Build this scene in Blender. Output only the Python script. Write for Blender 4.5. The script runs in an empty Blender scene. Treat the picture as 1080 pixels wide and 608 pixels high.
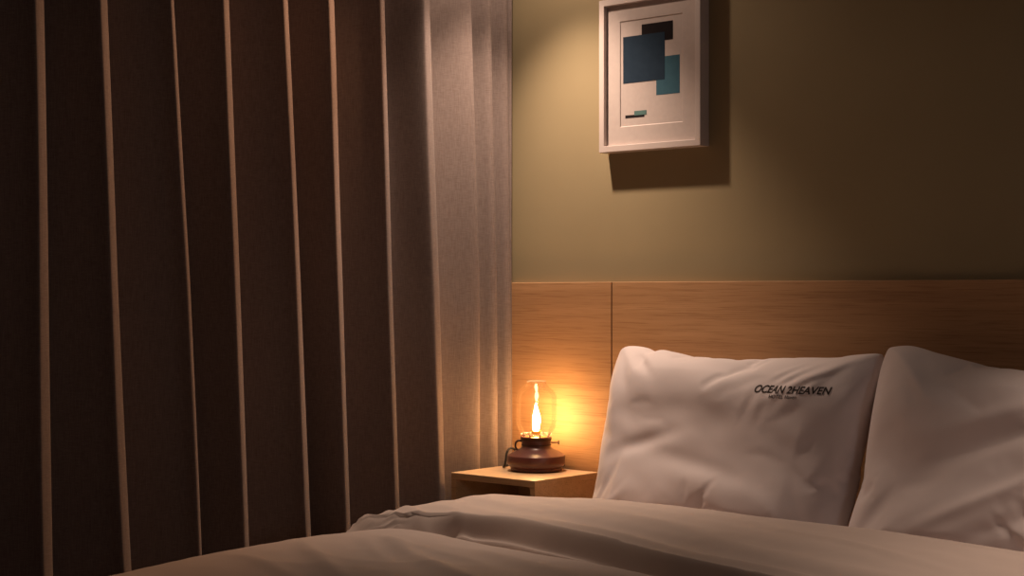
import bpy, bmesh, math, random
from mathutils import Vector, Matrix, noise
from mathutils.bvhtree import BVHTree

SC = bpy.context.scene
COL = SC.collection
PI = math.pi

# ------------------------------------------------------------------ helpers
def sstep(a, b, x):
    if a == b:
        return 1.0 if x >= b else 0.0
    t = max(0.0, min(1.0, (x - a) / (b - a)))
    return t * t * (3 - 2 * t)

def lerp(a, b, t):
    return a + (b - a) * t

def interp(x, pts):
    """smooth curve through the points (monotone where they are)"""
    n = len(pts)
    if x <= pts[0][0]:
        return pts[0][1]
    if x >= pts[-1][0]:
        return pts[-1][1]
    sl = [(pts[i + 1][1] - pts[i][1]) / (pts[i + 1][0] - pts[i][0]) for i in range(n - 1)]
    def tan(i):
        if i == 0:
            return sl[0]
        if i == n - 1:
            return sl[-1]
        if sl[i - 1] * sl[i] <= 0:
            return 0.0
        return 2 * sl[i - 1] * sl[i] / (sl[i - 1] + sl[i])
    for i in range(n - 1):
        if x <= pts[i + 1][0]:
            h = pts[i + 1][0] - pts[i][0]
            t = (x - pts[i][0]) / h
            return ((2 * t ** 3 - 3 * t * t + 1) * pts[i][1] + (t ** 3 - 2 * t * t + t) * h * tan(i)
                    + (3 * t * t - 2 * t ** 3) * pts[i + 1][1] + (t ** 3 - t * t) * h * tan(i + 1))

def smax(a, b, k):
    h = max(0.0, min(1.0, 0.5 + 0.5 * (a - b) / k))
    return lerp(b, a, h) + k * h * (1 - h)

def gauss(x, s):
    return math.exp(-(x / s) ** 2)

def link(name, me, mats, parent=None, smooth=False):
    o = bpy.data.objects.new(name, me)
    COL.objects.link(o)
    for m in (mats if isinstance(mats, (list, tuple)) else [mats]):
        me.materials.append(m)
    if parent:
        o.parent = parent
    if smooth:
        for p in me.polygons:
            p.use_smooth = True
    return o

def obj(name, bm, mats, parent=None, smooth=False):
    bmesh.ops.recalc_face_normals(bm, faces=bm.faces)
    me = bpy.data.meshes.new(name)
    bm.to_mesh(me)
    bm.free()
    return link(name, me, mats, parent, smooth)

def empty(name, loc):
    o = bpy.data.objects.new(name, None)
    o.location = loc
    o.empty_display_size = 0.05
    COL.objects.link(o)
    return o

def tag(o, label, cat, group=None):
    o['label'] = label
    o['category'] = cat
    if group:
        o['group'] = group
    return o

def structure(o):
    o['kind'] = 'structure'
    return o

def add_box(bm, lo, hi, bevel=0.0, mi=0, seg=2):
    v = [bm.verts.new((x, y, z)) for z in (lo[2], hi[2]) for y in (lo[1], hi[1]) for x in (lo[0], hi[0])]
    fs = [bm.faces.new([v[i] for i in q]) for q in
          ((0, 2, 3, 1), (4, 5, 7, 6), (0, 1, 5, 4), (2, 6, 7, 3), (0, 4, 6, 2), (1, 3, 7, 5))]
    for f in fs:
        f.material_index = mi
    if bevel > 0:
        es = list({e for f in fs for e in f.edges})
        r = bmesh.ops.bevel(bm, geom=es, offset=bevel, segments=seg, affect='EDGES', profile=0.5)
        for f in r['faces']:
            f.material_index = mi
    return fs

def add_lathe(bm, prof, seg=64, origin=(0, 0, 0), cap_lo=False, cap_hi=False):
    rings = []
    for r, z in prof:
        rings.append([bm.verts.new((origin[0] + r * math.cos(2 * PI * i / seg),
                                    origin[1] + r * math.sin(2 * PI * i / seg), origin[2] + z)) for i in range(seg)])
    for a, b in zip(rings, rings[1:]):
        for i in range(seg):
            bm.faces.new((a[i], a[(i + 1) % seg], b[(i + 1) % seg], b[i]))
    if cap_lo:
        bm.faces.new(rings[0][::-1])
    if cap_hi:
        bm.faces.new(rings[-1])

def smooth_path(pts, n):
    out = []
    P = [Vector(p) for p in pts]
    P = [2 * P[0] - P[1]] + P + [2 * P[-1] - P[-2]]
    for i in range(1, len(P) - 2):
        for k in range(n):
            t = k / n
            a, b, c, d = P[i - 1], P[i], P[i + 1], P[i + 2]
            out.append(0.5 * ((2 * b) + (c - a) * t + (2 * a - 5 * b + 4 * c - d) * t * t + (3 * b - a - 3 * c + d) * t ** 3))
    out.append(P[-2])
    return out

def add_tube(bm, pts, r, seg=12):
    rings = []
    up = Vector((0, 0, 1))
    for i, p in enumerate(pts):
        d = (pts[min(i + 1, len(pts) - 1)] - pts[max(i - 1, 0)]).normalized()
        if abs(d.dot(up)) > 0.98:
            up = Vector((1, 0, 0))
        s = d.cross(up).normalized()
        t = s.cross(d).normalized()
        rr = r(i / (len(pts) - 1)) if callable(r) else r
        rings.append([bm.verts.new(p + s * rr * math.cos(2 * PI * k / seg) + t * rr * math.sin(2 * PI * k / seg)) for k in range(seg)])
        up = t
    for a, b in zip(rings, rings[1:]):
        for k in range(seg):
            bm.faces.new((a[k], a[(k + 1) % seg], b[(k + 1) % seg], b[k]))
    bm.faces.new(rings[0][::-1])
    bm.faces.new(rings[-1])

# ------------------------------------------------------------------ materials
class NT:
    def __init__(self, name):
        self.m = bpy.data.materials.new(name)
        self.m.use_nodes = True
        self.t = self.m.node_tree
        self.t.nodes.clear()
        self.out = self.n('ShaderNodeOutputMaterial')
    def n(self, ty, **kw):
        x = self.t.nodes.new(ty)
        for k, v in kw.items():
            if hasattr(x, k) and k not in x.inputs:
                setattr(x, k, v)
            else:
                x.inputs[k].default_value = v
        return x
    def l(self, a, b):
        self.t.links.new(a, b)

def ramp(nt, src, stops):
    r = nt.n('ShaderNodeValToRGB')
    e = r.color_ramp.elements
    e[0].position, e[0].color = stops[0][0], (*stops[0][1], 1)
    e[1].position, e[1].color = stops[-1][0], (*stops[-1][1], 1)
    for p, c in stops[1:-1]:
        k = e.new(p)
        k.color = (*c, 1)
    nt.l(src, r.inputs['Fac'])
    return r

def coords(nt, scale, rot=(0, 0, 0)):
    tc = nt.n('ShaderNodeTexCoord')
    mp = nt.n('ShaderNodeMapping')
    mp.inputs['Scale'].default_value = scale
    mp.inputs['Rotation'].default_value = rot
    nt.l(tc.outputs['Object'], mp.inputs['Vector'])
    return mp.outputs['Vector']

def noise_mat(name, c0, c1, scale, rough, bump=0.0, bscale=None, detail=4, metallic=0.0, spec=0.5, sheen=0.0, bdist=0.002):
    nt = NT(name)
    b = nt.n('ShaderNodeBsdfPrincipled')
    b.inputs['Roughness'].default_value = rough
    b.inputs['Metallic'].default_value = metallic
    b.inputs['Specular IOR Level'].default_value = spec
    if sheen:
        b.inputs['Sheen Weight'].default_value = sheen
    v = coords(nt, scale)
    tx = nt.n('ShaderNodeTexNoise', Detail=detail, Scale=1.0)
    nt.l(v, tx.inputs['Vector'])
    r = ramp(nt, tx.outputs['Fac'], [(0.3, c0), (0.7, c1)])
    nt.l(r.outputs['Color'], b.inputs['Base Color'])
    if bump:
        v2 = coords(nt, bscale or scale)
        t2 = nt.n('ShaderNodeTexNoise', Detail=3, Scale=1.0)
        nt.l(v2, t2.inputs['Vector'])
        bp = nt.n('ShaderNodeBump', Strength=bump, Distance=bdist)
        nt.l(t2.outputs['Fac'], bp.inputs['Height'])
        nt.l(bp.outputs['Normal'], b.inputs['Normal'])
    nt.l(b.outputs[0], nt.out.inputs['Surface'])
    return nt.m

def wood_mat(name, c0, c1, c2, rough=0.45):
    nt = NT(name)
    b = nt.n('ShaderNodeBsdfPrincipled')
    b.inputs['Specular IOR Level'].default_value = 0.36
    v = coords(nt, (1.6, 30, 42))
    t1 = nt.n('ShaderNodeTexNoise', Detail=6, Scale=1.0, Roughness=0.6, Distortion=0.3)
    nt.l(v, t1.inputs['Vector'])
    r = ramp(nt, t1.outputs['Fac'], [(0.25, c0), (0.5, c1), (0.75, c2)])
    v2 = coords(nt, (9, 300, 330))
    t2 = nt.n('ShaderNodeTexNoise', Detail=3, Scale=1.0)
    nt.l(v2, t2.inputs['Vector'])
    pores = ramp(nt, t2.outputs['Fac'], [(0.30, (0.72, 0.66, 0.6)), (0.48, (1, 1, 1))])
    mx = nt.n('ShaderNodeMix', data_type='RGBA', blend_type='MULTIPLY')
    mx.inputs[0].default_value = 0.8
    nt.l(r.outputs['Color'], mx.inputs[6])
    nt.l(pores.outputs['Color'], mx.inputs[7])
    nt.l(mx.outputs[2], b.inputs['Base Color'])
    b.inputs['Roughness'].default_value = rough
    bp = nt.n('ShaderNodeBump', Strength=0.25, Distance=0.0006)
    nt.l(t2.outputs['Fac'], bp.inputs['Height'])
    nt.l(bp.outputs['Normal'], b.inputs['Normal'])
    nt.l(b.outputs[0], nt.out.inputs['Surface'])
    return nt.m

def curtain_mat():
    nt = NT('curtain_linen')
    b = nt.n('ShaderNodeBsdfPrincipled', Roughness=0.9)
    b.inputs['Specular IOR Level'].default_value = 0.15
    b.inputs['Sheen Weight'].default_value = 0.08
    va = coords(nt, (60, 60, 900))
    ta = nt.n('ShaderNodeTexNoise', Detail=3, Scale=1.0)
    nt.l(va, ta.inputs['Vector'])
    vb = coords(nt, (700, 700, 25))
    tb = nt.n('ShaderNodeTexNoise', Detail=2, Scale=1.0)
    nt.l(vb, tb.inputs['Vector'])
    ad = nt.n('ShaderNodeMath', operation='ADD')
    nt.l(ta.outputs['Fac'], ad.inputs[0])
    nt.l(tb.outputs['Fac'], ad.inputs[1])
    hf = nt.n('ShaderNodeMath', operation='MULTIPLY')
    hf.inputs[1].default_value = 0.5
    nt.l(ad.outputs[0], hf.inputs[0])
    r = ramp(nt, hf.outputs[0], [(0.34, (0.165, 0.122, 0.108)), (0.66, (0.265, 0.208, 0.188))])
    nt.l(r.outputs['Color'], b.inputs['Base Color'])
    bp = nt.n('ShaderNodeBump', Strength=0.35, Distance=0.001)
    nt.l(hf.outputs[0], bp.inputs['Height'])
    nt.l(bp.outputs['Normal'], b.inputs['Normal'])
    nt.l(b.outputs[0], nt.out.inputs['Surface'])
    return nt.m

def glass_mat():
    nt = NT('thin_clear_glass')
    tr = nt.n('ShaderNodeBsdfTransparent')
    tr.inputs['Color'].default_value = (0.97, 0.965, 0.95, 1)
    gl = nt.n('ShaderNodeBsdfGlossy', Roughness=0.04)
    fr = nt.n('ShaderNodeFresnel', IOR=1.3)
    mx = nt.n('ShaderNodeMixShader')
    hl = nt.n('ShaderNodeMath', operation='MULTIPLY')
    hl.inputs[1].default_value = 0.3
    nt.l(fr.outputs[0], hl.inputs[0])
    nt.l(hl.outputs[0], mx.inputs[0])
    nt.l(tr.outputs[0], mx.inputs[1])
    nt.l(gl.outputs[0], mx.inputs[2])
    nt.l(mx.outputs[0], nt.out.inputs['Surface'])
    return nt.m

def glass_edge_mat():
    nt = NT('bright_glass_edge')  # pale colour paints in the light caught on the glass rim
    tr = nt.n('ShaderNodeBsdfTransparent')
    b = nt.n('ShaderNodeBsdfPrincipled', Roughness=0.15)
    b.inputs['Base Color'].default_value = (0.85, 0.83, 0.78, 1)
    mx = nt.n('ShaderNodeMixShader')
    mx.inputs[0].default_value = 0.30
    nt.l(tr.outputs[0], mx.inputs[1])
    nt.l(b.outputs[0], mx.inputs[2])
    nt.l(mx.outputs[0], nt.out.inputs['Surface'])
    return nt.m

def emit_mat(name, col, s):
    nt = NT(name)
    e = nt.n('ShaderNodeEmission', Strength=s)
    e.inputs['Color'].default_value = (*col, 1)
    nt.l(e.outputs[0], nt.out.inputs['Surface'])
    return nt.m

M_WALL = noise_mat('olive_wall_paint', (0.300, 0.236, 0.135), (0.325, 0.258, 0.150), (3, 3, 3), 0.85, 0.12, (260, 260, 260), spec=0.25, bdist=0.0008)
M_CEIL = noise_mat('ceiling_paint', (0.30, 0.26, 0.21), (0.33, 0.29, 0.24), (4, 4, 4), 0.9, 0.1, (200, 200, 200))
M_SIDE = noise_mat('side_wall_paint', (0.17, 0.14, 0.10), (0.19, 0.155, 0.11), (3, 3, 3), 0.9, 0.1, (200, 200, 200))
M_FLOOR = wood_mat('floor_boards', (0.10, 0.06, 0.035), (0.14, 0.085, 0.05), (0.18, 0.11, 0.065), 0.5)
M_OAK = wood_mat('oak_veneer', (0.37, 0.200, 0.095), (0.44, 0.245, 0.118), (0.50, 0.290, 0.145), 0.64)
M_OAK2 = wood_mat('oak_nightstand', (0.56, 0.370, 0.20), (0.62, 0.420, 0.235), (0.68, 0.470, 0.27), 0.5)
M_SEAM = noise_mat('dark_joint', (0.03, 0.018, 0.01), (0.04, 0.024, 0.014), (20, 20, 20), 0.9)
M_LINEN = noise_mat('white_cotton', (0.70, 0.615, 0.61), (0.76, 0.67, 0.665), (5, 5, 5), 0.85, 0.12, (900, 900, 900), spec=0.2, sheen=0.05, bdist=0.0006)
M_DUVET = noise_mat('duvet_cotton', (0.58, 0.475, 0.430), (0.63, 0.520, 0.472), (5, 5, 5), 0.85, 0.12, (800, 800, 800), spec=0.2, sheen=0.05, bdist=0.0006)
M_CURT = curtain_mat()
M_FRAME = noise_mat('white_frame_lacquer', (0.52, 0.44, 0.41), (0.56, 0.475, 0.445), (8, 8, 8), 0.5, spec=0.4)
M_MATB = noise_mat('white_mat_board', (0.45, 0.375, 0.350), (0.48, 0.405, 0.375), (60, 60, 60), 0.9)
M_PAPER = noise_mat('print_paper', (0.45, 0.375, 0.350), (0.48, 0.405, 0.375), (80, 80, 80), 0.9)
M_NAVY = noise_mat('navy_ink', (0.020, 0.034, 0.055), (0.024, 0.040, 0.062), (40, 40, 40), 0.9, spec=0.05)
M_TEAL = noise_mat('teal_ink', (0.045, 0.105, 0.145), (0.052, 0.120, 0.160), (40, 40, 40), 0.9, spec=0.05)
M_COAL = noise_mat('charcoal_ink', (0.016, 0.013, 0.014), (0.020, 0.016, 0.017), (40, 40, 40), 0.9, spec=0.05)
M_GREEN = noise_mat('grey_green_ink', (0.09, 0.16, 0.15), (0.10, 0.18, 0.17), (40, 40, 40), 0.9, spec=0.05)
M_BASE = noise_mat('oxblood_metal', (0.085, 0.027, 0.023), (0.105, 0.034, 0.029), (30, 30, 30), 0.32, 0.05, (400, 400, 400), spec=0.6)
M_DARK = noise_mat('dark_bronze', (0.045, 0.018, 0.012), (0.06, 0.025, 0.017), (30, 30, 30), 0.4, metallic=0.3)
M_BRASS = noise_mat('brass_burner', (0.75, 0.45, 0.12), (0.82, 0.52, 0.16), (40, 40, 40), 0.3, metallic=0.9)
M_CORD = noise_mat('black_rubber', (0.012, 0.010, 0.010), (0.018, 0.015, 0.014), (50, 50, 50), 0.6)
M_GLASS = glass_mat()
M_EDGE = glass_edge_mat()
M_FLAME = emit_mat("flame_glow", (1.0, 0.54, 0.21), 250)
M_WISP = emit_mat('wisp_glow', (1.0, 0.66, 0.28), 2.6)
M_INK = noise_mat('black_print', (0.03, 0.02, 0.018), (0.04, 0.028, 0.024), (50, 50, 50), 0.9)

# ------------------------------------------------------------------ room shell
XL, XR, YF, ZC = -3.20, 1.30, -4.70, 2.25
def shell(name, lo, hi, m):
    bm = bmesh.new()
    add_box(bm, lo, hi)
    return structure(obj(name, bm, m))
shell('floor', (XL - .1, YF - .1, -.1), (XR + .1, .1, 0), M_FLOOR)
shell('ceiling', (XL - .1, YF - .1, ZC), (XR + .1, .1, ZC + .1), M_CEIL)
shell('wall_back', (XL - .1, 0, 0), (XR + .1, .1, ZC), M_WALL)
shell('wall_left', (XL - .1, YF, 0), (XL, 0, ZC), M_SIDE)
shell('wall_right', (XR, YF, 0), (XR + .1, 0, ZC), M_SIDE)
shell('wall_front', (XL - .1, YF - .1, 0), (XR + .1, YF, ZC), M_SIDE)

# ------------------------------------------------------------------ headboard (wall-wide oak panelling)
HB_T, HB_H, SEAM = 0.022, 1.060, -2.644
hb = tag(empty('headboard', (-2.0, -HB_T / 2, 0)), 'wide light oak headboard panelling on the back wall, behind bed and nightstand', 'headboard')
def hb_panel(x0, x1):
    bm = bmesh.new()
    add_box(bm, (x0 + 2.0, -HB_T / 2, 0), (x1 + 2.0, HB_T / 2 - 0.0005, HB_H), 0.0018)
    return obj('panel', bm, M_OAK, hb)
hb_panel(XL + 0.01, SEAM - 0.0015)
hb_panel(SEAM + 0.0015, 0.10)
bm = bmesh.new()
add_box(bm, (SEAM + 2.0 - 0.0015, -HB_T / 2 + 0.003, 0), (SEAM + 2.0 + 0.0015, HB_T / 2 - 0.001, HB_H - 0.002))
obj('joint', bm, M_SEAM, hb)

# ------------------------------------------------------------------ curtain
def P3(a, b, c):
    return (a, b, c)
# crest positions (y at head, middle and low) of each pleat, and depth of the valley beyond it
FOLDS = [
    (-2.60, -2.58, -2.56), (-2.43, -2.41, -2.38), (-2.27, -2.25, -2.22), (-2.10, -2.08, -2.06), (-1.93, -1.90, -1.88), (-1.755, -1.735, -1.72),
    (-1.580, -1.566, -1.552), (-1.416, -1.385, -1.342), (-1.234, -1.182, -1.143), (-1.069, -1.034, -1.001),
    (-0.880, -0.836, -0.794), (-0.720, -0.690, -0.659), (-0.549, -0.521, -0.485), (-0.382, -0.345, -0.315),
    (-0.221, -0.190, -0.186), (-0.141, -0.116, -0.113), (-0.060, -0.045, -0.045)]
XCR = -3.016
CREST_DX = [0, .006, -.004, .003, 0, .004, .0, .004, -.003, .004, 0, .003, -.004, 0, .004, .009, .014]
VALLEY = [.115, .12, .115, .12, .118, .115, .12, .115, .122, .118, .130, .132, .138, .085, .070, .052, .040]
DYS = [.013] * 6 + [.017, .012, .012, .013, .013, .012, .021, .029, .028, .026, .010]
def fold_y(k, z):
    a, b, c = (q + DYS[k] for q in FOLDS[k])
    if z > 1.06:
        return lerp(b, a, (z - 1.06) / 0.72)
    return lerp(c, b, (z - 0.30) / 0.76) if z > 0.30 else c - (0.30 - z) * 0.02
LIT_W = [.030] * 6 + [.030, .027, .014, .024, .024, .027, .018, .028, .02, .02, .02]
def bspline(P, n):
    out = []
    for i in range(1, len(P) - 2):
        a, b, c, d = P[i - 1], P[i], P[i + 1], P[i + 2]
        for k in range(n):
            t = k / n
            w = ((1 - t) ** 3 / 6, (3 * t ** 3 - 6 * t * t + 4) / 6, (-3 * t ** 3 + 3 * t * t + 3 * t + 1) / 6, t ** 3 / 6)
            out.append((a[0] * w[0] + b[0] * w[1] + c[0] * w[2] + d[0] * w[3], a[1] * w[0] + b[1] * w[1] + c[1] * w[2] + d[1] * w[3]))
    return out
def curtain_section(z):
    head = sstep(1.80, 2.12, z)
    ctl = []
    K = len(FOLDS)
    for k in range(K):
        y0 = fold_y(k, z)
        y1 = fold_y(k + 1, z) if k + 1 < K else -0.029
        x0 = XCR + CREST_DX[k]
        d = VALLEY[k]
        w = LIT_W[k] * (1.0 + 0.25 * noise.noise(Vector((k * 3.7, z * 1.1, 1.0))))
        if k < 14:
            # tucked pleat: long flank, rounded ridge, short returning face, sharp drop into the valley
            T = y1 - y0
            fs = 0.46 if k < 12 else 0.25
            nip = 0.018 * head
            va = {9: .068, 10: .075, 11: .078, 12: .090}.get(k, .055)
            wn = LIT_W[min(k + 1, K - 1)]
            ctl += [(x0 - .032, y0 - w - .016), (x0 - .004, y0 - w - .003), (x0 - .0015, y0 - w + .001), (x0 - w * fs * .5 - nip, y0 - w * .48), (x0 - w * fs, y0 - .002),
                    (x0 - w * fs - .006, y0 + .002), (x0 - d * .6, y0 + .008), (x0 - d, y0 + .020), (x0 - d, y0 + va * .62), (x0 - d + .010, y0 + va), (x0 - (d + .022) * .5, .5 * (y0 + va + y1 - wn - .016))]
        else:
            T = y1 - y0
            ctl += [(x0 - .006, y0 - .018), (x0, y0 - .006), (x0 - .001, y0 - .002), (x0 - .005, y0), (x0 - d * .7, y0 + .003), (x0 - d, y0 + .012), (x0 - d * .85, y0 + .024 if T > .06 else y0 + T * .45)]
            if T > .05:
                ctl.append((x0 - d * .45, lerp(y0, y1, .62)))
    ctl += [(XCR + .016, -0.031), (XCR + .004, -0.028), (XCR - .03, -0.027)]
    ctl = [ctl[0]] * 2 + ctl + [ctl[-1]] * 2
    pts = []
    for x, y in bspline(ctl, 5):
        x += 0.0035 * noise.noise(Vector((y * 7, z * 0.9, 3.1))) + 0.0010 * noise.noise(Vector((y * 30, z * 2.2, 8.0)))
        pts.append((x, min(y, -0.026)))
    return pts
NZ = 72
bm = bmesh.new()
rows = []
for j in range(NZ + 1):
    z = 0.012 + (ZC - 0.014) * j / NZ
    rows.append([bm.verts.new((x, y, z)) for x, y in curtain_section(z)])
for a, b in zip(rows, rows[1:]):
    for i in range(len(a) - 1):
        bm.faces.new((a[i], a[i + 1], b[i + 1], b[i]))
curtain = obj('curtain', bm, M_CURT, None, True)
sm = curtain.modifiers.new('thickness', 'SOLIDIFY')
sm.thickness = 0.0022
sm.offset = 0
tag(curtain, 'full-height pleated grey-brown blackout curtain drawn across the left wall', 'curtain')

# ------------------------------------------------------------------ nightstand (open cubby of oak boards)
NX0, NX1, NY0, NY1, NZ1 = -2.982, -2.676, -0.313, -HB_T - 0.017, 0.530
BT = 0.018
ns = tag(empty('nightstand', ((NX0 + NX1) / 2, (NY0 + NY1) / 2, 0)), 'small light oak nightstand with an open front, between curtain and bed', 'nightstand')
ox, oy = (NX0 + NX1) / 2, (NY0 + NY1) / 2
def ns_part(name, lo, hi, m=None, bev=0.0012):
    bm = bmesh.new()
    add_box(bm, (lo[0] - ox, lo[1] - oy, lo[2]), (hi[0] - ox, hi[1] - oy, hi[2]), bev)
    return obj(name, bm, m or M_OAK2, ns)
ns_part('top', (NX0, NY0, NZ1 - BT), (NX1, NY1, NZ1))
ns_part('side_panel', (NX0, NY0 + .0005, 0), (NX0 + BT, NY1, NZ1 - BT))
ns_part('side_panel', (NX1 - BT, NY0 + .0005, 0), (NX1, NY1, NZ1 - BT))
ns_part('back_panel', (NX0 + BT, NY1 - .010, 0.04), (NX1 - BT, NY1 - .001, NZ1 - BT))
ns_part('shelf', (NX0 + BT, NY0 + .004, 0.25), (NX1 - BT, NY1 - .010, 0.25 + BT))
ns_part('bottom_panel', (NX0 + BT, NY0 + .004, 0.04), (NX1 - BT, NY1 - .010, 0.04 + BT))

# ------------------------------------------------------------------ oil-lantern style lamp
LX, LY, LZ = -2.832, -0.124, NZ1
lamp = tag(empty('lantern_lamp', (LX, LY, LZ)), 'lit oil-lantern lamp with dark red metal base and clear glass chimney on the nightstand', 'lamp')
bm = bmesh.new()
prof = [(0.001, 0.0015), (0.066, 0.0015), (0.0715, 0.003), (0.0725, 0.0065), (0.071, 0.009), (0.0735, 0.011), (0.0775, 0.0145), (0.0805, 0.0195), (0.0815, 0.0235),
        (0.0815, 0.0425), (0.0810, 0.0437), (0.0797, 0.0446), (0.0780, 0.0456), (0.056, 0.0575), (0.050, 0.0605), (0.0455, 0.0630), (0.0425, 0.0665), (0.0412, 0.0700),
        (0.0405, 0.0720), (0.0405, 0.0870), (0.0415, 0.0890), (0.0440, 0.0915), (0.0440, 0.0945), (0.0425, 0.0960), (0.036, 0.0960), (0.035, 0.0930), (0.001, 0.0930)]
add_lathe(bm, prof, 72)
base = obj('base', bm, M_BASE, lamp, True)
es = base.modifiers.new('crease', 'BEVEL'); es.width = 0.0005; es.segments = 2; es.limit_method = 'ANGLE'; es.angle_limit = math.radians(25)
base['label'] = 'dark red metal base'
bm = bmesh.new()
add_lathe(bm, [(0.0424, 0.0855), (0.0432, 0.086), (0.0438, 0.0880), (0.0432, 0.0895), (0.0424, 0.09)], 64)
add_lathe(bm, [(0.0416, 0.0720), (0.0426, 0.0726), (0.0426, 0.0744), (0.0416, 0.0750)], 64)
obj('collar', bm, M_DARK, base, True)
bm = bmesh.new()
add_lathe(bm, [(0.0005, 0.0931), (0.0335, 0.0931), (0.0335, 0.0955), (0.018, 0.0965), (0.0125, 0.0985), (0.0118, 0.108), (0.0135, 0.1105), (0.0120, 0.1120), (0.009, 0.1125), (0.0005, 0.1125)], 48)
obj('burner', bm, M_BRASS, lamp, True)['label'] = 'brass burner'
for k in range(8):
    a = 2 * PI * k / 8 + 0.2
    bm = bmesh.new()
    add_tube(bm, smooth_path([(0.036 * math.cos(a), 0.036 * math.sin(a), 0.0945), (0.0375 * math.cos(a), 0.0375 * math.sin(a), 0.1000),
                              (0.0415 * math.cos(a), 0.0415 * math.sin(a), 0.1055)], 4), 0.0016, 8)
    obj('prong', bm, M_DARK, lamp, True)
cr, cu = Vector((0.751, 0.660, 0)), Vector((-0.660, 0.751, 0))   # along the wall-corner diagonal
bm = bmesh.new()
add_tube(bm, [cr * 0.040 + Vector((0, 0, 0.079)), cr * 0.050 + Vector((0, 0, 0.079)), cr * 0.0615 + Vector((0, 0, 0.079))], 0.0019, 12)
add_tube(bm, [cr * 0.0605 + Vector((0, 0, 0.079)), cr * 0.0612 + Vector((0, 0, 0.079)), cr * 0.0640 + Vector((0, 0, 0.079)), cr * 0.0647 + Vector((0, 0, 0.079))], lambda t: 0.0062 if 0.2 < t < 0.8 else 0.0052, 20)
obj('knob', bm, M_DARK, lamp, True)
bm = bmesh.new()
add_tube(bm, smooth_path([-cr * 0.0405 + Vector((0, 0, 0.083)), -cr * 0.050 + Vector((0, 0, 0.0845)), -cr * 0.0570 + Vector((0, 0, 0.079)),
                          -cr * 0.0590 + Vector((0, 0, 0.070)), -cr * 0.0560 + Vector((0, 0, 0.0615)), -cr * 0.0520 + Vector((0, 0, 0.0590))], 8), 0.0029, 12)
obj('handle', bm, M_DARK, lamp, True)
# glass chimney: one thin wall
bm = bmesh.new()
add_lathe(bm, [(0.0430, 0.1035), (0.0440, 0.1050), (0.0452, 0.1080), (0.0510, 0.1170), (0.0555, 0.1270), (0.0572, 0.1380), (0.0572, 0.2040), (0.0563, 0.2110),
               (0.0530, 0.2190), (0.0470, 0.2260), (0.0395, 0.2320), (0.0340, 0.2370), (0.0305, 0.2420), (0.0280, 0.2480), (0.0268, 0.2505), (0.0264, 0.2512)], 72)
obj('glass_chimney', bm, M_GLASS, lamp, True)
bm = bmesh.new()
add_lathe(bm, [(0.0432, 0.1030), (0.0447, 0.1026), (0.0452, 0.1036), (0.0444, 0.1046), (0.0432, 0.1040)], 64)
obj('glass_rim', bm, M_EDGE, lamp, True)
bm = bmesh.new()
add_lathe(bm, [(0.0258, 0.2508), (0.0268, 0.2505), (0.0274, 0.2516), (0.0266, 0.2526), (0.0258, 0.2520)], 48)
obj('glass_rim', bm, M_EDGE, lamp, True)
def flame_mesh(prof, wob):
    bm = bmesh.new()
    seg = 24
    rings = []
    for r, z in prof:
        cx = wob * math.sin(z * 95.0)
        rings.append([bm.verts.new((cx + r * math.cos(2 * PI * i / seg), r * math.sin(2 * PI * i / seg), z)) for i in range(seg)])
    for a, b in zip(rings, rings[1:]):
        for i in range(seg):
            bm.faces.new((a[i], a[(i + 1) % seg], b[(i + 1) % seg], b[i]))
    bm.faces.new(rings[0][::-1]); bm.faces.new(rings[-1])
    return bm
obj('flame', flame_mesh([(0.006, 0.1135), (0.0088, 0.1160), (0.0095, 0.1220), (0.0104, 0.1330), (0.0108, 0.1420), (0.0097, 0.1520), (0.0073, 0.1620), (0.0050, 0.1710),
                         (0.0034, 0.1790), (0.0016, 0.1860), (0.0004, 0.1900)], 0.0012), M_FLAME, lamp, True)['label'] = 'glowing yellow flame'
obj('glow_wisp', flame_mesh([(0.0003, 0.1905), (0.0016, 0.1960), (0.0042, 0.2020), (0.0058, 0.2085), (0.0050, 0.2150), (0.0028, 0.2210), (0.0034, 0.2270), (0.0046, 0.2330),
                             (0.0038, 0.2390), (0.0018, 0.2430), (0.0004, 0.2450)], 0.0018), M_WISP, lamp, True)['label'] = 'pale wavering glow above the flame'  # separate weakly emitting wisp above the main flame
bm = bmesh.new()
W = lambda x, y, z: (x - LX, y - LY, z - LZ)
# cable: leaves the back of the base, loops up beside it and drops behind the nightstand
cable = [cr * a + cu * b + Vector((0, 0, c)) for a, b, c in (
    (0.040, 0.058, 0.010), (0.070, 0.048, 0.009), (0.079, 0.052, 0.009), (0.064, 0.060, 0.006), (0.030, 0.074, 0.0045), (-0.020, 0.080, 0.008), (-0.048, 0.080, 0.030), (-0.060, 0.070, 0.052),
    (-0.074, 0.060, 0.056), (-0.083, 0.055, 0.044), (-0.086, 0.052, 0.022), (-0.090, 0.056, 0.0055), (-0.092, 0.072, 0.0042), (-0.082, 0.100, 0.0042), (-0.076, 0.116, 0.0042))]
cable += [Vector((x - LX, y - LY, z - LZ)) for x, y, z in ((-2.966, -0.050, 0.5342), (-2.966, -0.037, 0.5355), (-2.966, -0.0305, 0.529), (-2.966, -0.0300, 0.515), (-2.966, -0.0300, 0.48), (-2.966, -0.0300, 0.30), (-2.966, -0.0300, 0.006))]
add_tube(bm, smooth_path(cable, 8), 0.0034, 10)
obj('power_cord', bm, M_CORD, lamp, True)

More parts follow.
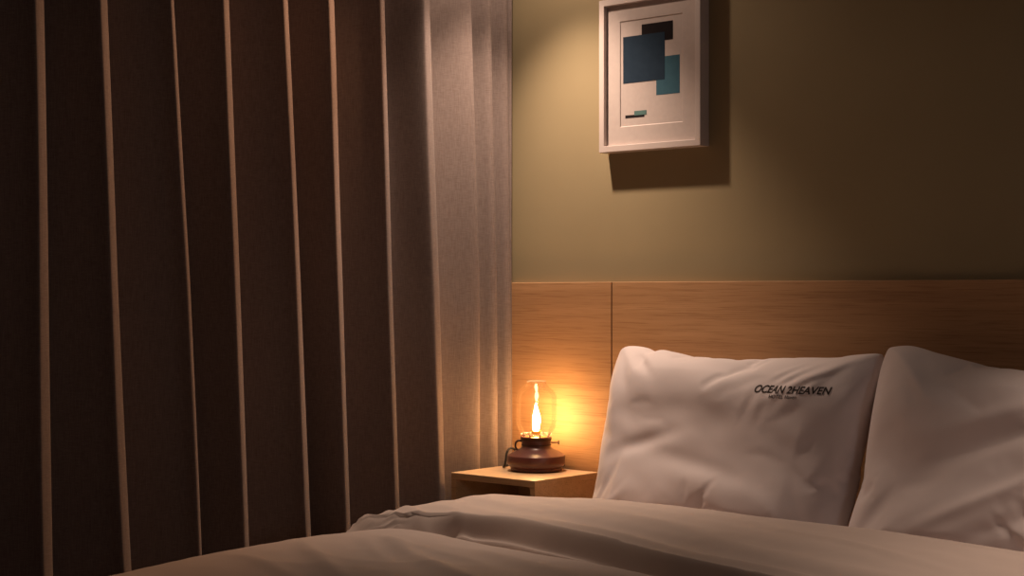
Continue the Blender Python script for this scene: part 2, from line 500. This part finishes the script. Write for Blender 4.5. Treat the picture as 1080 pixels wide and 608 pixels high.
# ------------------------------------------------------------------ framed print
FX0, FX1, FZ0, FZ1, FD = -2.673, -2.334, 1.419, 1.842, 0.042
fr = tag(empty('framed_print', ((FX0 + FX1) / 2, 0, (FZ0 + FZ1) / 2)), 'white framed print of overlapping navy, teal and black rectangles on the olive wall', 'picture')
fcx, fcz = (FX0 + FX1) / 2, (FZ0 + FZ1) / 2
FW = 0.0175
bm = bmesh.new()
o_ = [(FX0, FZ0), (FX1, FZ0), (FX1, FZ1), (FX0, FZ1)]
i_ = [(FX0 + FW, FZ0 + FW), (FX1 - FW, FZ0 + FW), (FX1 - FW, FZ1 - FW), (FX0 + FW, FZ1 - FW)]
def ring(pts, y):
    return [bm.verts.new((x - fcx, y, z - fcz)) for x, z in pts]
rs = [ring(o_, -0.0008), ring(o_, -FD), ring(i_, -FD), ring(i_, -0.0008)]
for a, b in zip(rs, rs[1:] + rs[:1]):
    for k in range(4):
        bm.faces.new((a[k], a[(k + 1) % 4], b[(k + 1) % 4], b[k]))
frame = obj('frame', bm, M_FRAME, fr)
bv = frame.modifiers.new('edge', 'BEVEL'); bv.width = 0.0012; bv.segments = 2
# mat with a bevelled window
YM, YP = -0.0285, -0.0262
bm = bmesh.new()
wo = i_
win = [(-2.610, 1.487), (-2.400, 1.487), (-2.400, 1.779), (-2.610, 1.779)]
win2 = [(-2.6080, 1.4892), (-2.4020, 1.4892), (-2.4020, 1.7768), (-2.6080, 1.7768)]
a = ring(wo, YM); b = ring(win, YM); c = ring(win2, YP)
for p, q in ((a, b), (b, c)):
    for k in range(4):
        bm.faces.new((p[k], p[(k + 1) % 4], q[(k + 1) % 4], q[k]))
obj('mat_board', bm, M_MATB, fr)
bm = bmesh.new()
add_box(bm, (i_[0][0] - fcx, YP, i_[0][1] - fcz), (i_[2][0] - fcx, -0.006, i_[2][1] - fcz))
def art(x0, z0, x1, z1, mi, lift):
    add_box(bm, (x0 - fcx, YP - 0.0004 * lift, z0 - fcz), (x1 - fcx, YP + 0.0002, z1 - fcz), 0, mi)
art(-2.537, 1.712, -2.433, 1.763, 3, 1)
art(-2.488, 1.566, -2.411, 1.669, 2, 1)
art(-2.600, 1.607, -2.460, 1.735, 1, 2)
art(-2.593, 1.5105, -2.528, 1.5185, 3, 1)
art(-2.562, 1.5165, -2.521, 1.5285, 4, 2)
obj('print', bm, [M_PAPER, M_NAVY, M_TEAL, M_COAL, M_GREEN], fr)

# ------------------------------------------------------------------ bed (mostly under the duvet)
BX0, BX1, BY0, BY1 = -2.50, -0.86, -2.35, -HB_T - 0.004
bed = tag(empty('bed', ((BX0 + BX1) / 2, (BY0 + BY1) / 2, 0)), 'double bed set against the oak headboard beneath the duvet and pillows', 'bed')
bx, by = (BX0 + BX1) / 2, (BY0 + BY1) / 2
bm = bmesh.new()
add_box(bm, (BX0 - bx, BY0 - by, 0.19), (BX1 - bx, BY1 - by, 0.405), 0.035, 0, 5)
obj('mattress', bm, M_LINEN, bed, True)
bm = bmesh.new()
add_box(bm, (BX0 - bx + .01, BY0 - by + .01, 0.06), (BX1 - bx - .01, BY1 - by, 0.19), 0.004)
obj('bed_base', bm, M_OAK2, bed)
for sx in (BX0 - bx + .12, BX1 - bx - .12):
    for sy in (BY0 - by + .12, BY1 - by - .12):
        bm = bmesh.new()
        add_box(bm, (sx - .03, sy - .03, 0), (sx + .03, sy + .03, 0.06), 0.004)
        obj('leg', bm, M_OAK2, bed)

# ------------------------------------------------------------------ pillows: a stuffed pouch, then posed
def pouch(w, h, nx, nz, press, frames, seed, corner=0.10):
    rnd = random.Random(seed)
    idx, vs, fs = {}, [], []
    key = lambda i, j, s: (i, j, 0 if (i in (0, nx) or j in (0, nz)) else s)
    for s in (1, -1):
        for j in range(nz + 1):
            for i in range(nx + 1):
                k = key(i, j, s)
                if k in idx:
                    continue
                a, c = 2 * i / nx - 1, 2 * j / nz - 1
                # rounded corners
                ra = a * (1 - corner * abs(c) ** 6 * abs(a) ** 4)
                rc = c * (1 - corner * 1.3 * abs(a) ** 6 * abs(c) ** 4)
                e = min(1 - abs(a), 1 - abs(c))
                th = 0 if k[2] == 0 else s * (0.012 + 0.055 * min(1, e * 3.0)) * (1 + 0.25 * noise.noise(Vector((a * 2 + seed, c * 2, s))))
                idx[k] = len(vs)
                vs.append((ra * w / 2, -th, rc * h / 2))
    for s in (1, -1):
        for j in range(nz):
            for i in range(nx):
                q = [idx[key(i, j, s)], idx[key(i + 1, j, s)], idx[key(i + 1, j + 1, s)], idx[key(i, j + 1, s)]]
                fs.append(q if s == 1 else q[::-1])
    me = bpy.data.meshes.new('pouch')
    me.from_pydata(vs, [], fs)
    ob = bpy.data.objects.new('pouch', me)
    COL.objects.link(ob)
    m = ob.modifiers.new('c', 'CLOTH')
    s = m.settings
    s.quality = 5
    s.mass = .2
    s.tension_stiffness = 25; s.compression_stiffness = 15; s.shear_stiffness = 8; s.bending_stiffness = .25
    s.use_pressure = True; s.uniform_pressure_force = press
    s.effector_weights.gravity = 0
    s.air_damping = 3
    m.collision_settings.use_collision = False
    m.point_cache.frame_start = 1; m.point_cache.frame_end = frames + 5
    for f in range(1, frames + 1):
        SC.frame_set(f)
    ev = ob.evaluated_get(bpy.context.evaluated_depsgraph_get())
    co = [v.co.copy() for v in ev.to_mesh().vertices]
    ev.to_mesh_clear()
    bpy.data.objects.remove(ob)
    SC.frame_set(1)
    return co, fs

def make_pillow(co, fs, place, warp):
    bm = bmesh.new()
    vs = [bm.verts.new(place(warp(p.copy()))) for p in co]
    for q in fs:
        bm.faces.new([vs[i] for i in q])
    bmesh.ops.recalc_face_normals(bm, faces=bm.faces)
    me = bpy.data.meshes.new('pillow')
    bm.to_mesh(me)
    bm.free()
    o = link('pillow', me, M_LINEN, None, True)
    ss = o.modifiers.new('smooth', 'SUBSURF')
    ss.levels = ss.render_levels = 2
    return o

def placer(cx, cy, cz, lean, turn=0.0, roll=0.0):
    R = Matrix.Rotation(turn, 3, 'Z') @ Matrix.Rotation(-lean, 3, 'X') @ Matrix.Rotation(roll, 3, 'Y')
    C = Vector((cx, cy, cz))
    return lambda p: C + R @ p

coA, fsA = pouch(0.810, 0.535, 76, 52, 0.9, 30, 1.7, 0.035)
def warpA(p):
    X, Y, Z = p
    top = sstep(-0.05, 0.24, Z)
    # silhouette of the upper hem: ear, notch, bump, long shallow sag, ear
    Z += top * interp(X, [(-0.39, 0.000), (-0.355, 0.010), (-0.300, 0.006), (-0.262, -0.004), (-0.245, 0.004), (-0.19, 0.000), (-0.12, -0.004), (0.05, -0.004), (0.24, -0.006), (0.33, 0.004), (0.39, 0.012)])
    front = 1.0 if Y < 0 else 0.0
    # broad dents of a stuffed pillow that has been patted down
    d = 0.008 * math.exp(-((X + 0.08) / 0.20) ** 2 - ((Z - 0.065) / 0.05) ** 2)
    d += 0.012 * math.exp(-((X + 0.20) / 0.10) ** 2 - ((Z + 0.02 - 0.25 * (X + 0.2)) / 0.022) ** 2)
    d += 0.010 * math.exp(-((X - 0.02) / 0.16) ** 2 - ((Z + 0.07 + 0.18 * X) / 0.024) ** 2)
    # creases radiating from the upper right corner and under the lettering
    for (x0, z0, dx, dz, wd, am, ln) in ((0.22, 0.165, .75, .66, .006, .007, .05), (0.255, 0.150, .80, .60, .006, .006, .05), (0.19, 0.175, .7, .7, .006, .006, .035), (0.125, 0.095, .35, .93, .009, .0016, .045), (0.165, 0.085, .30, .95, .009, .0016, .040),
                                         (0.195, 0.100, .45, .88, .009, .0014, .035), (0.10, 0.215, .4, .9, .007, .005, .03), (-0.26, 0.20, .8, -.6, .010, .010, .05)):
        al, ac = (X - x0) * dx + (Z - z0) * dz, -(X - x0) * dz + (Z - z0) * dx
        d += am * math.exp(-(al / ln) ** 2) * (math.exp(-(ac / wd) ** 2) - 0.6 * math.exp(-((ac - 2 * wd) / wd) ** 2))
    w = noise.noise(Vector((X * 5 + 3, Z * 9, 0.3))) * 0.006 + noise.noise(Vector((X * 11, Z * 20 + X * 6, 4.0))) * 0.0022
    edge = sstep(0, 0.06, 0.27 - abs(Z)) * sstep(0, 0.06, 0.40 - abs(X))
    Y += front * edge * (d + w)
    Y -= front * edge * 0.018 * gauss(Z - 0.130, 0.085)
    low = sstep(0.20, -0.25, Z)
    if X < 0:
        X *= 1 - 0.125 * low
    else:
        X *= 1 - (0.115 if front else 0.02) * low * (1 if front else 1)
    Y -= 0.03 * sstep(0.0, -0.26, Z)
    return Vector((X, Y, Z))
pA = make_pillow(coA, fsA, placer(-2.150, -0.205, 0.640, math.radians(21), 0.0, math.radians(0.0)), warpA)
tag(pA, 'white pillow with black lettering, nearest the lamp, leaning on the headboard', 'pillow', 'white pillows propped on the headboard')

coB, fsB = pouch(0.810, 0.535, 76, 52, 0.8, 30, 5.1, 0.04)
def warpB(p):
    X, Y, Z = p
    top = sstep(-0.05, 0.24, Z)
    Z += top * interp(X, [(-0.39, 0.022), (-0.34, 0.024), (-0.25, 0.006), (-0.10, -0.016), (0.03, -0.024), (0.2, -0.020), (0.39, 0.01)])
    front = 1.0 if Y < 0 else 0.0
    # long diagonal folds running up to the right
    d = 0.0
    for (x0, z0, sl, wd, am, ln) in ((-0.02, -0.08, 0.50, 0.016, -0.012, 0.16), (0.02, -0.135, 0.48, 0.020, 0.010, 0.18), (-0.02, 0.10, 0.30, 0.020, -0.008, 0.15), (0.0, 0.05, 0.35, 0.022, 0.009, 0.15), (-0.16, -0.02, 0.6, 0.05, 0.010, 0.12)):
        d += am * math.exp(-((Z - z0 - sl * (X - x0)) / wd) ** 2 - ((X - x0) / ln) ** 2)
    w = noise.noise(Vector((X * 5 + 13, Z * 8, 1.3))) * 0.006 + noise.noise(Vector((X * 10, Z * 18 - X * 9, 9.0))) * 0.002
    edge = sstep(0, 0.06, 0.27 - abs(Z)) * sstep(0, 0.06, 0.40 - abs(X))
    Y += front * edge * (d + w)
    Y -= front * edge * 0.018 * gauss(Z - 0.130, 0.085)
    Y -= 0.03 * sstep(0.0, -0.26, Z)
    return Vector((X, Y, Z))
pB = make_pillow(coB, fsB, placer(-1.362, -0.215, 0.645, math.radians(21), 0.0, 0.0), warpB)
tag(pB, 'white unlettered pillow to the right of the lettered one, leaning on the headboard', 'pillow', 'white pillows propped on the headboard')

# black lettering on the left pillow, laid on the cloth
def lettering(text, cx, cz, width, shear, offset, rot, name, tall=1.0):
    cu_ = bpy.data.curves.new('t', 'FONT')
    cu_.body = text
    cu_.size = 1.0
    cu_.shear = shear
    cu_.offset = offset
    cu_.align_x = 'CENTER'
    cu_.align_y = 'CENTER'
    to = bpy.data.objects.new('t', cu_)
    COL.objects.link(to)
    dg = bpy.context.evaluated_depsgraph_get()
    me = bpy.data.meshes.new_from_object(to.evaluated_get(dg))
    bpy.data.objects.remove(to)
    bm = bmesh.new()
    bm.from_mesh(me)
    xs = [v.co.x for v in bm.verts]
    k = width / (max(xs) - min(xs))
    bmesh.ops.triangulate(bm, faces=bm.faces)
    bmesh.ops.subdivide_edges(bm, edges=bm.edges, cuts=2, use_grid_fill=True)
    ev = pA.evaluated_get(dg)
    tree = BVHTree.FromObject(pA, dg)
    ca, sa = math.cos(rot), math.sin(rot)
    for v in bm.verts:
        a, b = v.co.x * k, v.co.y * k * tall
        x, z = cx + a * ca - b * sa, cz + a * sa + b * ca
        h = tree.ray_cast(Vector((x, -1.5, z)), Vector((0, 1, 0)))
        if h[0] is None:
            h = (Vector((x, -0.25, z)), Vector((0, -1, 0)))
        nrm = h[1] if h[1].y < 0 else -h[1]
        v.co = h[0] + nrm * 0.0008
    me2 = bpy.data.meshes.new(name)
    bm.to_mesh(me2)
    bm.free()
    o = link(name, me2, M_INK, pA)
    o['label'] = 'black lettering printed on the pillowcase'
    return o
bpy.context.view_layer.update()
lettering('OCEAN 2HEAVEN', -1.932, 0.799, 0.184, 0.20, 0.022, 0.0, 'lettering', 1.05)
lettering('HOTEL Haven', -1.945, 0.783, 0.070, 0.10, 0.012, 0.0, 'small_lettering')

# ------------------------------------------------------------------ duvet
YC = [(-2.60, -1.30), (-2.54, -1.22), (-2.508, -1.180), (-2.497, -1.110), (-2.476, -1.040), (-2.40, -0.985), (-2.24, -0.965), (-2.10, -0.975), (-1.90, -1.020), (-1.65, -1.090), (-1.40, -1.150), (-0.8, -1.25)]
YB = [(-2.60, -1.20), (-2.54, -1.080), (-2.50, -1.010), (-2.45, -0.930), (-2.38, -0.882), (-2.28, -0.866), (-2.13, -0.900), (-1.915, -0.952), (-1.685, -1.025), (-1.40, -1.08), (-0.8, -1.17)]
ZR = [(-2.60, 0.545), (-2.50, 0.543), (-2.40, 0.540), (-2.25, 0.543), (-2.0, 0.543), (-1.8, 0.540), (-1.6, 0.540), (-1.24, 0.528), (-0.8, 0.52)]
ZF = [(-2.60, 0.508), (-2.50, 0.508), (-2.40, 0.497), (-2.24, 0.484), (-2.10, 0.483), (-1.9, 0.490), (-1.6, 0.495), (-0.8, 0.495)]
# single creases: polyline, half width, height
ROLL_FOLDS = [([(-2.545, -0.935), (-2.465, -0.965), (-2.400, -0.975), (-2.300, -0.950)], 0.014, 0.007), ([(-2.525, -1.000), (-2.470, -1.020), (-2.425, -1.020)], 0.011, 0.010),
              ([(-2.535, -1.055), (-2.490, -1.075), (-2.460, -1.070)], 0.010, 0.009), ([(-2.420, -0.895), (-2.354, -0.925), (-2.250, -0.935), (-2.100, -0.955)], 0.012, 0.008),
              ([(-2.560, -1.120), (-2.520, -1.120), (-2.500, -1.100)], 0.010, 0.008), ([(-2.15, -0.70), (-1.90, -0.78), (-1.60, -0.90)], 0.030, 0.005), ([(-1.75, -0.66), (-1.50, -0.72), (-1.25, -0.82)], 0.022, 0.005)]
FRONT_FOLDS = [([(-2.420, -1.110), (-2.379, -1.126), (-2.193, -1.215), (-1.993, -1.291), (-1.85, -1.33)], 0.026, 0.0085), ([(-2.209, -1.042), (-2.058, -1.094), (-1.873, -1.154)], 0.026, 0.006),
               ([(-2.500, -1.287), (-2.408, -1.328), (-2.301, -1.385), (-2.15, -1.45)], 0.022, 0.0065), ([(-2.480, -1.475), (-2.424, -1.463), (-2.286, -1.483)], 0.02, 0.005), ([(-2.440, -1.150), (-2.405, -1.175), (-2.283, -1.250)], 0.018, 0.004)]
def creases(x, y, table):
    z = 0.0
    for pts, w, am in table:
        best, bt, n = 9.0, 0.0, len(pts) - 1
        for i in range(n):
            (x0, y0), (x1, y1) = pts[i], pts[i + 1]
            dx, dy = x1 - x0, y1 - y0
            t = max(0.0, min(1.0, ((x - x0) * dx + (y - y0) * dy) / (dx * dx + dy * dy)))
            d = math.hypot(x - x0 - t * dx, y - y0 - t * dy)
            if d < best:
                best, bt = d, (i + t) / n
        if best < 4 * w:
            z += am * gauss(best, w) * (0.35 + 0.65 * math.sin(PI * bt) ** 0.6)
    return z
def duvet_top(x, y):
    yc, yb, zr, zf = interp(x, YC), interp(x, YB), interp(x, ZR), interp(x, ZF)
    yr = interp(x, [(-2.6, -0.70), (-2.5, -0.66), (-2.3, -0.57), (-2.1, -0.55), (-0.8, -0.55)])
    fold = 0.0
    # upper turned-back roll
    if y > yr:
        t = min(1.0, (y - yr) / 0.125)
        roll = zr - (zr - 0.435) * (1 - math.sqrt(max(0.0, 1 - t * t)))
    elif y > yb:
        t = (yr - y) / (yr - yb)
        roll = zr - 0.010 * t * t
        # shallow troughs running along the roll, and a second crease parallel to the edge
        e = y - yb
        fold = -0.009 * gauss(e - 0.085, 0.030) * sstep(-2.35, -2.05, x) + 0.004 * gauss(e - 0.035, 0.02) * sstep(-2.3, -2.0, x)
        fold += 0.0050 * noise.noise(Vector((x * 2.2, (y + x * .22) * 15.0, 5.0))) * sstep(0.0, 0.06, yr - y + 0.03)
    else:
        t = (yb - 0.012 - y) / (0.034 + 0.085 * (1 - sstep(-2.50, -2.39, x)))
        roll = zr - 0.010 - 0.070 * sstep(-0.4, 1.0, t) - 0.004 * min(t, 2.5)
        roll += 0.012 * math.exp(-((t - 0.72) / 0.16) ** 2) * sstep(-2.47, -2.35, x) * (1 - sstep(-2.0, -1.8, x))
    # front layer, its back edge a soft lip
    fz = zf + interp(y, [(-2.35, -0.035), (-1.75, -0.016), (-1.50, -0.004), (-1.25, 0.0), (-0.9, 0.0)])
    if y > yc:
        t = min(1.0, (y - yc) / 0.060)
        front = fz - 0.10 * t * t
    else:
        front = fz + 0.004 * gauss(yc - y - 0.10, 0.06) * sstep(-2.5, -2.3, x)
        a, b = x * .93 - y * .37, x * .37 + y * .93
        r = 1.0 - 2.2 * abs(noise.noise(Vector((a * 2.0, b * 4.2 + 0.6 * noise.noise(Vector((x * 3, y * 3, 0))), 1.0))))
        front += sstep(-2.50, -2.30, x) * (0.0065 * max(0.0, r) ** 2 + 0.004 * noise.noise(Vector((a * 1.3, b * 6.0, 9.0)))) * sstep(0.02, 0.14, yc - y)
    if y > yc - 0.05:
        fold += creases(x, y, ROLL_FOLDS)
    if y < yc + 0.02:
        front += creases(x, y, FRONT_FOLDS) * sstep(0.0, 0.05, yc - y)
    z = smax(roll + fold, front, 0.006)
    # crumples where the turned edge bunches at the side of the bed
    m = gauss(x + 2.45, 0.085) * sstep(yc - 0.01, yc + 0.03, y) * sstep(-0.78, -0.92, y)
    z += m * 0.004 * (1 - 2.4 * abs(noise.noise(Vector((x * 5.0 + y * 4.0, (y - x * .9) * 6.5, 12.0)))))
    z += 0.0010 * noise.noise(Vector((x * 30, y * 24, 3.0)))
    return z
DX0, DX1, DY0, DY1, DR = -2.515, -0.855, -2.42, -0.415, 0.055
def duvet_point(s, y):
    # s runs across the bed: hanging left side, rounded shoulder, top, rounded shoulder, hanging right side
    L = DX1 - DX0
    arc = DR * PI / 2
    wob = 0.012 * noise.noise(Vector((y * 3.0, 0.4, 0)))
    if s < -arc:
        h = -s - arc
        zt = duvet_top(DX0, y)
        fold = 0.020 * math.sin(y * 16 + 2 * noise.noise(Vector((y * 2, 3, 1)))) * sstep(0, .25, h)
        return Vector((DX0 - DR + wob - fold - 0.02 * h, y, zt - DR - h))
    if s < 0:
        a = -s / DR
        zt = duvet_top(DX0 - DR * math.sin(a) * .6, y)
        return Vector((DX0 - DR * math.sin(a) + wob * math.sin(a), y, zt - DR + DR * math.cos(a)))
    if s <= L:
        return Vector((DX0 + s, y, duvet_top(DX0 + s, y)))
    if s < L + arc:
        a = (s - L) / DR
        return Vector((DX1 + DR * math.sin(a), y, duvet_top(DX1, y) - DR + DR * math.cos(a)))
    h = s - L - arc
    return Vector((DX1 + DR, y, duvet_top(DX1, y) - DR - h))
bm = bmesh.new()
arc = DR * PI / 2
SS = [-arc - 0.30 + 0.02 * i for i in range(15)] + [-arc + arc * i / 12 for i in range(12)]
n = 190
SS += [(DX1 - DX0) * i / n for i in range(n + 1)]
SS += [(DX1 - DX0) + arc * (i + 1) / 8 for i in range(8)] + [(DX1 - DX0) + arc + 0.06 * (i + 1) for i in range(5)]
# rows follow the turned edge so the fold stays clean
def duvet_rows(x):
    yb, yc = interp(x, YB), interp(x, YC)
    a, b = yb + 0.012, min(yc - 0.03, yb - 0.06)
    return ([lerp(DY1, a, i / 70) for i in range(70)] + [lerp(a, b, i / 44) for i in range(44)]
            + [lerp(b, -1.95, i / 90) for i in range(90)] + [lerp(-1.95, DY0, i / 14) for i in range(15)])
cols = []
for s_ in SS:
    xr = max(DX0 - 0.04, min(DX1, DX0 + s_))
    cols.append([bm.verts.new(duvet_point(s_, y)) for y in duvet_rows(xr)])
grid = [list(r) for r in zip(*cols)]
for a, b in zip(grid, grid[1:]):
    for i in range(len(a) - 1):
        bm.faces.new((a[i], b[i], b[i + 1], a[i + 1]))
duvet = obj('duvet', bm, M_DUVET, None, True)
so = duvet.modifiers.new('thickness', 'SOLIDIFY')
so.thickness = 0.010
so.offset = -1
tag(duvet, 'rumpled off-white duvet spread over the bed, its upper end folded back', 'duvet')

# ------------------------------------------------------------------ lights
def spot(name, loc, target, energy, size_deg, blend, col, rad):
    l = bpy.data.lights.new(name, 'SPOT')
    l.energy = energy
    l.spot_size = math.radians(size_deg)
    l.spot_blend = blend
    l.color = col
    l.shadow_soft_size = rad
    o = bpy.data.objects.new(name, l)
    o.location = loc
    o.rotation_euler = (Vector(target) - Vector(loc)).to_track_quat('-Z', 'Y').to_euler()
    COL.objects.link(o)
    return o
WARM = (1.0, 0.74, 0.56)
spot('downlight_by_curtain', (-2.775, -0.315, 2.13), (-2.70, -0.20, 0.0), 80, 87, 1.0, WARM, 0.022)
spot('downlight_by_curtain_spill', (-2.775, -0.315, 2.125), (-2.775, -0.33, 0.0), 7, 168, 0.5, WARM, 0.022)
spot('added_curtain_spot', (-2.50, -0.22, 2.16), (-3.05, -1.32, 1.15), 46, 62, 0.8, (1.0, 0.54, 0.29), 0.02)  # added spot without a fixture, brightens the curtain pleat edges
spot('downlight_over_bed', (-0.62, -0.36, 2.13), (-0.80, -0.60, 0.0), 74, 68, 1.0, WARM, 0.022)
l = bpy.data.lights.new('added_fill', 'POINT')  # added fill light, no real lamp here; lifts the dark curtain flanks
l.energy = 8.5
l.shadow_soft_size = 0.20
l.color = (1.0, 0.96, 0.97)
o = bpy.data.objects.new('added_fill', l)
o.location = (0.95, -1.70, 1.35)
COL.objects.link(o)

w = bpy.data.worlds.new('world')
SC.world = w
w.use_nodes = True
w.node_tree.nodes['Background'].inputs[0].default_value = (0.02, 0.015, 0.012, 1)
w.node_tree.nodes['Background'].inputs[1].default_value = 0.2

# ------------------------------------------------------------------ camera
cam = bpy.data.cameras.new('camera')
cam.sensor_width = 36.0
cam.lens = 1640.0 / 1080.0 * 36.0
cam.shift_y = 5.0 / 1080.0
cam.clip_start = 0.02
co = bpy.data.objects.new('camera', cam)
co.location = (0, -3.451, 1.03)
co.rotation_euler = (PI / 2, 0, math.radians(41.3))
COL.objects.link(co)
SC.camera = co

SC.view_settings.view_transform = 'Standard'
SC.view_settings.look = 'None'
SC.view_settings.gamma = 1.0
SC.view_settings.use_curve_mapping = False
SC.view_settings.exposure = 0.08
